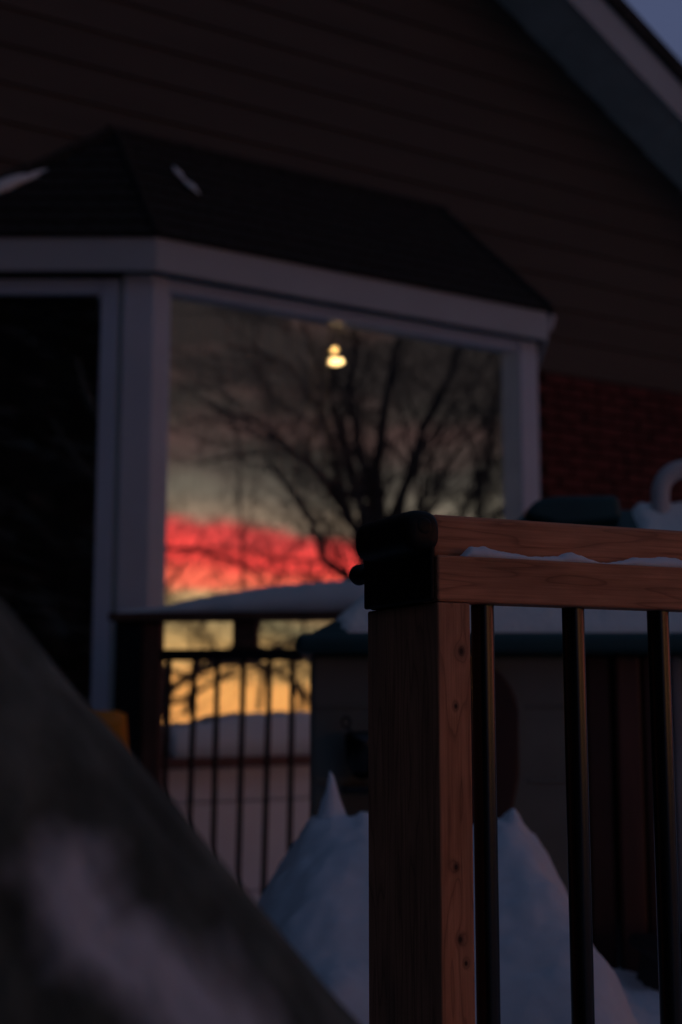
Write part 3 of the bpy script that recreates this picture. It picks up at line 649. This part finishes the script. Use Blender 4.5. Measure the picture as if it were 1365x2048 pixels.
# heap of snow in front of the playhouse
PROF = [(-.75, .08), (-.45, .12), (-.34, .19), (-.26, .29), (-.195, .39), (-.145, .475), (-.105, .55), (-.075, .60), (-.058, .617), (0.05, .617), (.10, .60), (.20, .58), (.30, .598), (.335, .612), (.375, .605), (.395, .59), (.421, .563), (.445, .51), (.475, .45), (.495, .36), (.525, .27), (.62, .245), (.75, .235), (1.0, .225), (1.5, .22), (1.9, .1)]
def mound(x, y):
    rj = math.exp(-((y - 2.85) / .10) ** 2); wob = .010 * fbm(x * 7, y * 7, 2) + .003 * fbm(x * 26, y * 26, 4) + rj * (.014 * fbm(x * 30, 5.5, 1) + .006 * abs(fbm(x * 70, y * 40, 3)))
    xw = x + .045 * fbm(x * 4, y * 4, 7) * smooth(0, .3, abs(y - 2.85)); sp = .008 + .03 * smooth(0, .4, abs(y - 2.85))
    h = sum(interp(PROF, xw + sp * q) for q in (-1.5, -.75, 0, .75, 1.5)) / 5
    ridge = 2.85
    base = 0.08
    if y < ridge: k_ = 1 - smooth(0.0, 1.35, ridge - y) * .97
    else: k_ = 1 - 0.10 * smooth(0, .35, y - ridge)
    h = base + (h - base) * k_
    for (cx, cy, ch, cw) in ((-.0225, 2.83, .10, .0115), (.362, 2.83, .036, .012)):
        d = math.hypot((x - cx - .12 * (h - .6) + .009 * fbm(x * 45, y * 45, 6)) / 1.0, (y - cy) / 1.5)
        h += ch * (max(0.0, 1 - d / (cw * 2.4)) ** 0.75) * (1 + .12 * fbm(x * 90, y * 90, 2)) if d < cw * 2.4 else 0
    h += .03 * math.exp(-((x + .01) ** 2 + (y - 2.2) ** 2) / .004)
    return h + wob
s = heightfield('snow_mound', lin(-.8, 1.9, 300), lin(1.6, 3.22, 170), mound, 'snow_fine')
tag(s, 'tall heap of snow with small peaks between the gate and playhouse', 'snow', kind='stuff')

# orange shovel leaning beside the railing post
sh = thing('snow_shovel', (-0.80, 4.72, 0), 0, 'orange plastic snow shovel standing blade up beside the far railing post', 'shovel')
bm = bmesh.new(); nx = 9; g0 = []
for i in range(nx):
    t = i / (nx - 1); x = -0.20 + 0.235 * t
    g0.append([bm.verts.new((x + (0.03 * (1 - q / 6.0)) * (1 if t > .5 else -1) * abs(t - .5) * 2 , 0.05 * (t - .5) ** 2 * 4 - .03 + .02 * q / 6, .50 + .322 * q / 6 - (0.012 if (i in (0, nx - 1) and q == 6) else 0))) for q in range(7)])
for i in range(nx - 1):
    for q in range(6): bm.faces.new((g0[i][q], g0[i + 1][q], g0[i + 1][q + 1], g0[i][q + 1]))
blade = link_mesh('blade', mesh_from_bm('blade', bm, True), 'orange', sh)
md = blade.modifiers.new('thickness', 'SOLIDIFY'); md.thickness = 0.008
tube('handle', [(-0.085, -.02, 0.60), (-0.085, .0, 0.2), (-0.085, .03, -0.36)], 0.014, 'old_wood_z', sh, 10)

# ------------------------------------------------------------------ near gate
GA = 25.0
GL = (0.110, 1.5, 0.0)
gate = thing('wooden_gate', GL, GA, 'reddish wooden gate with black round balusters and black latch in the foreground', 'gate')
box('stile', 0.0, 0.0427, 0.0, 0.182, -0.15, 0.9705, 'wood_z', gate, 0.0025, 3)
box('rail', 0.0005, 1.15, 0.0, 0.040, 0.9712, 1.0245, 'wood_x', gate, 0.003, 3)
box('top_rail', 0.0145, 1.15, 0.036, 0.078, 1.0252, 1.0775, 'wood_x', gate, 0.007, 3)
box('bottom_rail', 0.0435, 1.10, 0.012, 0.052, 0.05, 0.10, 'wood_x', gate, 0.003)
box('stile', 1.105, 1.148, 0.0, 0.09, -0.15, 0.9705, 'wood_z', gate, 0.0025)
gb = None
for i in range(8):
    u = 0.0775 + 0.1286 * i
    if gb is None:
        b_ = tube('baluster', [(0, 0, 0.09), (0, 0, 0.975)], 0.0137, 'black', gate, 28); gb = b_.data
    else: b_ = link_mesh('baluster', gb, None, gate)
    b_.location = (u, 0.031, 0)
    lathe('baluster_collar', [(0.0, -.004), (0.0165, -.004), (0.0165, .003), (0.0145, .004), (0.0, .004)], 'black', gate, (u, 0.031, 0.9665), seg=20) if i > 90 else None
# latch: side plate, rounded barrel on top, lock button, striker knob
lat = box('gate_latch', -0.0075, -0.0005, 0.003, 0.178, 0.9722, 1.036, 'latch', gate, 0.003)
box('latch_lip', -0.0005, 0.039, 0.044, 0.178, 0.9715, 1.041, 'latch', lat, 0.004)
bm = bmesh.new()
def barrel():
    rows = []
    for i, (v_, r_) in enumerate([(0.142, .012), (0.140, .019), (0.134, .0235), (0.124, .025), (0.03, .025), (0.012, .0245), (0.006, .0225), (0.002, .018), (-0.0005, .011), (-0.001, .003)]):
        ring = []
        for k in range(28):
            a = 2 * math.pi * k / 28; c_, s_ = math.cos(a), math.sin(a)
            q = 0.72                                             # squarish round section
            x_ = math.copysign(abs(c_) ** q, c_) * r_ * 0.95; z_ = math.copysign(abs(s_) ** q, s_) * r_
            ring.append(bm.verts.new((x_ - .0165, v_, 1.0515 + z_)))
        rows.append(ring)
    for i in range(len(rows) - 1):
        for k in range(28): bm.faces.new((rows[i][k], rows[i][(k + 1) % 28], rows[i + 1][(k + 1) % 28], rows[i + 1][k]))
    bm.faces.new(rows[0]); bm.faces.new(rows[-1])
barrel(); link_mesh('latch_barrel', mesh_from_bm('latch_barrel', bm, True), 'latch', lat)
lathe('lock_button', [(0.0, 0.0), (0.011, 0.0), (0.0105, .0015), (0.007, .003), (0.0, .0036)], 'latch', lat, (-0.0165, 0.0015, 1.056), (R(90), 0, 0), 24)
lathe('latch_knob', [(0.0, 0.0), (0.008, 0.0), (0.008, .010), (0.0125, .013), (0.0135, .024), (0.010, .033), (0.0, .035)], 'latch', lat, (-0.002, 0.178, 1.018), (R(-90), 0, 0), 20)
lathe('screw_head', [(0.0, 0.0), (0.005, 0.0), (0.0042, .0015), (0.0, .002)], 'latch', lat, (-0.0074, 0.05, 1.012), (0, R(-90), 0), 12)
lathe('screw_head', [(0.0, 0.0), (0.005, 0.0), (0.0042, .0015), (0.0, .002)], 'latch', lat, (-0.0074, 0.14, 1.012), (0, R(-90), 0), 12)
# snow caught on the ledge between the two rails
s = snow_ridge('snow', 1.05, 0.026, lambda x: max(0.0005, interp([(0, 0), (.012, .009), (.03, .0115), (.055, .0055), (.10, .0045), (.135, .005), (.152, .0095), (.172, .0075), (.19, .002), (.205, .0015), (.22, .0035), (.245, .0085), (.27, .0075), (.30, .0105), (.33, .008), (.45, .006), (.6, .01), (1.05, .0)], x) * 1.35 + .0022 * fbm(x * 60, 3)), 'snow_fine', None, 4, 420, 10, 0.0022)
s.matrix_world = Matrix.Translation(GL) @ Matrix.Rotation(R(GA), 4, 'Z') @ Matrix.Translation((0.040, 0.0165, 1.0245))
tag(s, 'thin ridge of snow on the ledge of the near wooden gate rail', 'snow', kind='stuff')

# ------------------------------------------------------------------ leaning trunk in the near left corner
TP0 = Vector((-0.600, 0.86, 1.140)); TP1 = Vector((0.640, 0.80, -0.280))
TAX = (TP1 - TP0).normalized(); TA = TAX.cross(Vector((0, 1, 0))).normalized(); TB = TAX.cross(TA)
def trunk():
    bm = bmesh.new(); rows = []; n, sg = 360, 150; ly = bm.verts.layers.float.new('rime')
    for i in range(n):
        t = -0.75 + 1.75 * i / (n - 1); p = TP0 + (TP1 - TP0) * t; r = 0.135 + 0.02 * t - 0.03 * (1 - smooth(-.75, 0, t)) ; row = []
        for k in range(sg):
            an = 2 * math.pi * k / sg
            fur = abs(math.sin(an * 8 + 2.6 * fbm(t * 5, an, 2)))
            rr = r * (1 + .03 * fbm(math.cos(an) * 3, math.sin(an) * 3, t * 5) + .028 * fur + .012 * fbm(math.cos(an) * 16, math.sin(an) * 16, t * 30))
            v = bm.verts.new(p + (TA * math.cos(an) + TB * math.sin(an)) * rr)
            off = an - (RIME_A + .12 - (t - .30) * 1.6) + .10 * fbm(t * 40, 3.3)
            band = math.exp(-(off / .22) ** 2) * smooth(.27, .325, t)
            v[ly] = 1.12 * band + .34 * fbm(t * 60, an * 6, 8) * (.4 + band)
            row.append(v)
        rows.append(row)
    for i in range(n - 1):
        for k in range(sg): bm.faces.new((rows[i][k], rows[i][(k + 1) % sg], rows[i + 1][(k + 1) % sg], rows[i + 1][k]))
    bm.faces.new(rows[0]); bm.faces.new(rows[-1])
    return mesh_from_bm('trunk', bm, True)
def trunk_angle(px, py):   # where on the bark the rime band lies
    d = Vector(((px - 682.5) / F_PX, math.cos(PITCH) - (1024 - py) / F_PX * math.sin(PITCH), math.sin(PITCH) + (1024 - py) / F_PX * math.cos(PITCH)))
    o_ = Vector((0, 0, .86)) - TP0; dd = d - TAX * d.dot(TAX); oo = o_ - TAX * o_.dot(TAX)
    A_ = dd.dot(dd); B_ = 2 * dd.dot(oo); C_ = oo.dot(oo) - .148 ** 2; D_ = max(0, B_ * B_ - 4 * A_ * C_)
    P = o_ + d * ((-B_ - math.sqrt(D_)) / (2 * A_)); return math.atan2(P.dot(TB), P.dot(TA))
RIME_A = trunk_angle(260, 1850)
tr = thing('leaning_tree', (0.64, 0.80, -0.35), 0, 'thick blurred leaning trunk streaked with snow crossing the near left corner', 'tree')
link_mesh('trunk', trunk(), 'bark', tr, (-0.64, -0.80, 0.35))
bofs = Vector((0.64, 0.80, -0.35)); tip = TP0 - (TP1 - TP0) * .72 - bofs; up_ = -TAX
for k, (dx, dy, dz, ln, rr) in enumerate(((-.1, .2, .5, 1.6, .075), (-.5, -.3, .1, 1.4, .06), (.35, .1, .7, 1.2, .05))):
    d_ = (up_ + Vector((dx, dy, dz)) * .8).normalized(); pts = [tip, tip + d_ * .3]
    for q in range(5): pts.append(pts[-1] + (d_ + Vector((.2 * math.sin(q * 2 + k), .2 * math.cos(q * 1.7 + k), .12 * q))).normalized() * ln / 5)
    tube('branch', pts, [rr * 1.3] + [rr * (1 - q / 7) for q in range(6)], 'bark', tr, 12)

# ------------------------------------------------------------------ bare trees in the west, mirrored in the window
def bare_tree(base, height, r0, seed, label, spread=0.55, lean=(0, 0), fork=0.28, depth=4, kids=(4, 5, 4, 4, 3), limbs=()):
    rg = random.Random(seed); t = thing('bare_tree', base, 0, label, 'tree', 'bare trees across the garden')
    tb_, cb_ = bmesh.new(), bmesh.new()
    def grow(p, d, ln, r, lev):
        n = 5 if lev < 3 else 3; pts = [p.copy()]; rads = [r]; q = p.copy(); dd = d.copy()
        for i in range(n):
            dd = (dd + Vector((rg.uniform(-1, 1), rg.uniform(-1, 1), rg.uniform(-.6, .9))) * (0.10 if lev == 0 else 0.20)).normalized()
            q = q + dd * ln / n; pts.append(q.copy()); rads.append(r * (1 - (0.35 if lev == 0 else 0.6) * (i + 1) / n))
        add_tube(tb_ if lev == 0 else cb_, pts, rads, 7 if lev < 2 else (5 if lev < 3 else 3), cap=lev < 2)
        if lev >= depth: return
        m = kids[min(lev, len(kids) - 1)]
        for i in range(m):
            f = 1.0 if i == 0 else rg.uniform(0.35 if lev else 0.62, 1.0)
            j = min(n - 1, int(f * n)); s_ = pts[j].lerp(pts[j + 1], f * n - j) if f < 1 else pts[-1]
            rr = rads[min(n, j + 1)] * (0.85 if i == 0 else rg.uniform(.5, .75))
            sd = Vector((rg.uniform(-1, 1), rg.uniform(-1, 1), rg.uniform(-.3, .6))).normalized()
            nd_ = (dd * (1 - spread) + sd * spread * (0.6 if i == 0 else 1.25)).normalized()
            grow(s_, nd_, ln * rg.uniform(.55, .8) * (1.25 if lev == 0 else 1.0), max(rr, .012), lev + 1)
    grow(Vector((0, 0, -.3)), Vector((lean[0], lean[1], 1)).normalized(), height * fork + .3, r0, 0)
    bv_ = Vector(base)
    for pts, ra, rb in limbs:                     # hand placed main limbs, in world space
        q = [Vector(p) - bv_ for p in pts]; m = len(q)
        add_tube(cb_, q, [ra + (rb - ra) * i / (m - 1) for i in range(m)], 7)
        for i in range(1, m):
            for _ in range(2):
                d_ = (q[i] - q[i - 1]).normalized(); sd = Vector((rg.uniform(-1, 1), rg.uniform(-1, 1), rg.uniform(-.4, 1))).normalized()
                grow(q[i - 1].lerp(q[i], rg.random()), (d_ * .5 + sd).normalized(), rg.uniform(1.0, 2.2), (ra + (rb - ra) * i / m) * .45, 3)
    link_mesh('trunk', mesh_from_bm('trunk', tb_, True), 'bark_far', t); link_mesh('crown', mesh_from_bm('crown', cb_), 'bark_far', t)
GLASS_P = Vector((-0.855, 6.2, 0)) + Vector((-math.sin(R(31)), math.cos(R(31)), 0)) * 0.06
GN = Vector((math.sin(R(31)), -math.cos(R(31)), 0))
def west(px, dist):
    """ground point seen mirrored in the window above the given column"""
    d = Vector(((px - 682.5) / F_PX, 1, 0)); c = Vector((0, 0, 0)); s_ = (GLASS_P - c).dot(GN) / d.dot(GN); h = d * s_
    r_ = (d - GN * 2 * d.dot(GN)).normalized(); p = h + r_ * dist; return (p.x, p.y, ground_h(p.x, p.y))
def wp(px, py, dist):
    """point of the garden seen mirrored in the window at that place"""
    d = Vector(((px - 682.5) / F_PX, math.cos(PITCH) - (1024 - py) / F_PX * math.sin(PITCH), math.sin(PITCH) + (1024 - py) / F_PX * math.cos(PITCH)))
    c = Vector((0, 0, .86)); s_ = (GLASS_P - c).dot(GN) / d.dot(GN); r_ = (d - GN * 2 * d.dot(GN)).normalized()
    return c + d * s_ + r_ * dist
def limb(dist, r0, r1, *pp): return ([wp(x, y, dist + .35 * i) for i, (x, y) in enumerate(pp)], r0 * .68, r1 * .62)
bare_tree(west(775, 16), 10.0, 0.24, 11, 'broad bare tree mirrored in the middle of the bay window', 0.5, (0.02, -.05), 0.34, limbs=(
    limb(16, .15, .05, (772, 1190), (734, 1095), (681, 1007), (652, 960), (605, 919), (558, 884), (523, 843), (464, 831), (400, 800)),
    limb(16, .12, .04, (760, 1200), (652, 1124), (628, 1054), (593, 995), (552, 943), (529, 908), (458, 913), (390, 930)),
    limb(16, .11, .03, (700, 1040), (675, 930), (652, 855), (617, 784), (581, 732), (523, 702), (450, 690)),
    limb(16, .20, .07, (772, 1190), (765, 1060), (755, 940), (775, 800), (800, 680), (790, 560)),
    limb(16, .14, .05, (765, 1060), (720, 900), (700, 780), (715, 680), (690, 580)),
    limb(16, .16, .05, (770, 1080), (820, 950), (850, 850), (900, 740), (930, 640))))
bare_tree(west(290, 27), 11.0, 0.20, 5, 'bare tree mirrored at the left of the bay window', 0.60, (.1, .1), 0.22, limbs=(
    limb(25, .10, .05, (270, 1120), (323, 1101), (370, 1098), (417, 1107), (460, 1122), (505, 1148), (546, 1171), (600, 1210)),
    limb(25, .07, .04, (490, 1300), (484, 1180), (482, 1078), (478, 1000), (476, 925), (470, 860)),
    limb(25, .16, .12, (300, 1440), (350, 1370), (400, 1340), (450, 1325), (520, 1330), (580, 1360), (640, 1420)),
    limb(25, .11, .09, (310, 1330), (370, 1352), (430, 1318), (480, 1285), (540, 1300), (600, 1282), (660, 1262)),
    limb(26, .10, .08, (520, 1420), (528, 1350), (508, 1300), (520, 1250), (545, 1200)),
    limb(26, .10, .08, (370, 1430), (382, 1370), (402, 1310), (396, 1262), (420, 1190)),
    limb(26, .10, .08, (600, 1430), (604, 1380), (590, 1320), (612, 1262), (600, 1190))))
bare_tree(west(930, 21), 12.0, 0.26, 23, 'bare tree mirrored near the right edge of the bay window', 0.50, (0, .05), limbs=(
    limb(20, .14, .07, (890, 1120), (927, 1019), (974, 949), (992, 843), (1000, 740)),))
bare_tree(west(700, 36), 12.0, 0.20, 31, 'farther bare tree mirrored behind the railing balusters', 0.62, (-.1, 0), 0.2)
bare_tree(west(665, 48), 11.0, 0.2, 77, 'distant bare tree mirrored low between the railing balusters', 0.7, (0, 0), 0.15)
bare_tree(west(730, 42), 9.5, 0.2, 83, 'distant bare tree mirrored low beside the playhouse wall', 0.7, (0, 0), 0.15)
bare_tree(west(850, 19), 13.0, 0.16, 91, 'twiggy bare tree mirrored right of the lamp in the bay window', 0.6, (0, 0), 0.2, kids=(5, 6, 5, 4, 3), depth=5)
bare_tree(west(250, 30), 13.0, 0.22, 47, 'bare tree mirrored beside the left corner post', 0.55, (.1, -.1), 0.25)

# spruces added out of view to block skylight and black out the left pane
def spruce(base, h, r, seed, label):
    rg = random.Random(seed); t = thing('blocker_spruce', base, 0, label, 'tree', 'spruces added out of view to block skylight')
    tube('trunk', [(0, 0, -.5), (0, 0, h * .95)], [r * .09, .02], 'bark_far', t, 8)
    vs_, fs = [], []
    for i in range(5200):
        f = rg.random() ** 0.6; zz = h * (1 - f) * .97 + .3; rad = r * (f * 1.0 + .03) * (0.55 + .5 * rg.random()) * (0.8 + .2 * math.sin(zz * 5.5)); a = rg.uniform(0, 2 * math.pi)
        c = Vector((rad * math.cos(a), rad * math.sin(a), zz - .18 * rad)); o_ = Vector((math.cos(a), math.sin(a), -.35)); sd = Vector((-math.sin(a), math.cos(a), rg.uniform(-.4, .4)))
        l_, w_ = rg.uniform(.35, .8), rg.uniform(.12, .28); b0 = len(vs_)
        vs_ += [c - o_ * l_ * .5, c + sd * w_, c + o_ * l_ * .6, c - sd * w_]; fs.append((b0, b0 + 1, b0 + 2, b0 + 3))
    me = bpy.data.meshes.new('crown'); me.from_pydata([tuple(v) for v in vs_], [], fs); link_mesh('crown', me, 'needles', t)
BLOCKER_SPRUCES = ((-5.6, 3.4, 11, 2.5, 'unseen spruce added left of the house corner to block skylight'), (-5.4, -5.0, 12, 2.8, 'unseen spruce added at the near left to block skylight'), (-7.5, -6.5, 9, 2.8, 'unseen spruce added at the back left to block skylight'), (-4.6, -8.2, 10.0, 3.0, 'dense spruce added to darken the left pane by its mirror image'),
           (-1.6, -9.0, 6.4, 2.7, 'unseen spruce added directly behind the viewpoint to block skylight'), (1.4, -10.0, 6.5, 2.7, 'unseen spruce added behind the viewpoint to the right to block skylight'),
           (-6.8, -2.2, 12, 2.9, 'unseen spruce added left of the viewpoint to block skylight'), (-7.4, 1.2, 12, 2.9, 'unseen spruce added left of the leaning trunk to block skylight'),
           (-9.0, -4.6, 14, 3.2, 'tallest spruce added unseen far to the left to block skylight'), (-3.2, -11.5, 11.5, 3.4, 'back row spruce added to darken the left pane reflection'),
           (-6.4, -10.5, 12, 3.4, 'back row spruce added at the garden corner to darken the left pane'), (-0.2, -12.5, 7.6, 3.0, 'unseen back row spruce added mid row to block skylight'))
for i, (x, y, h, r, lab) in enumerate(BLOCKER_SPRUCES): spruce((x, y, ground_h(x, y)), h, r, 60 + i, lab)
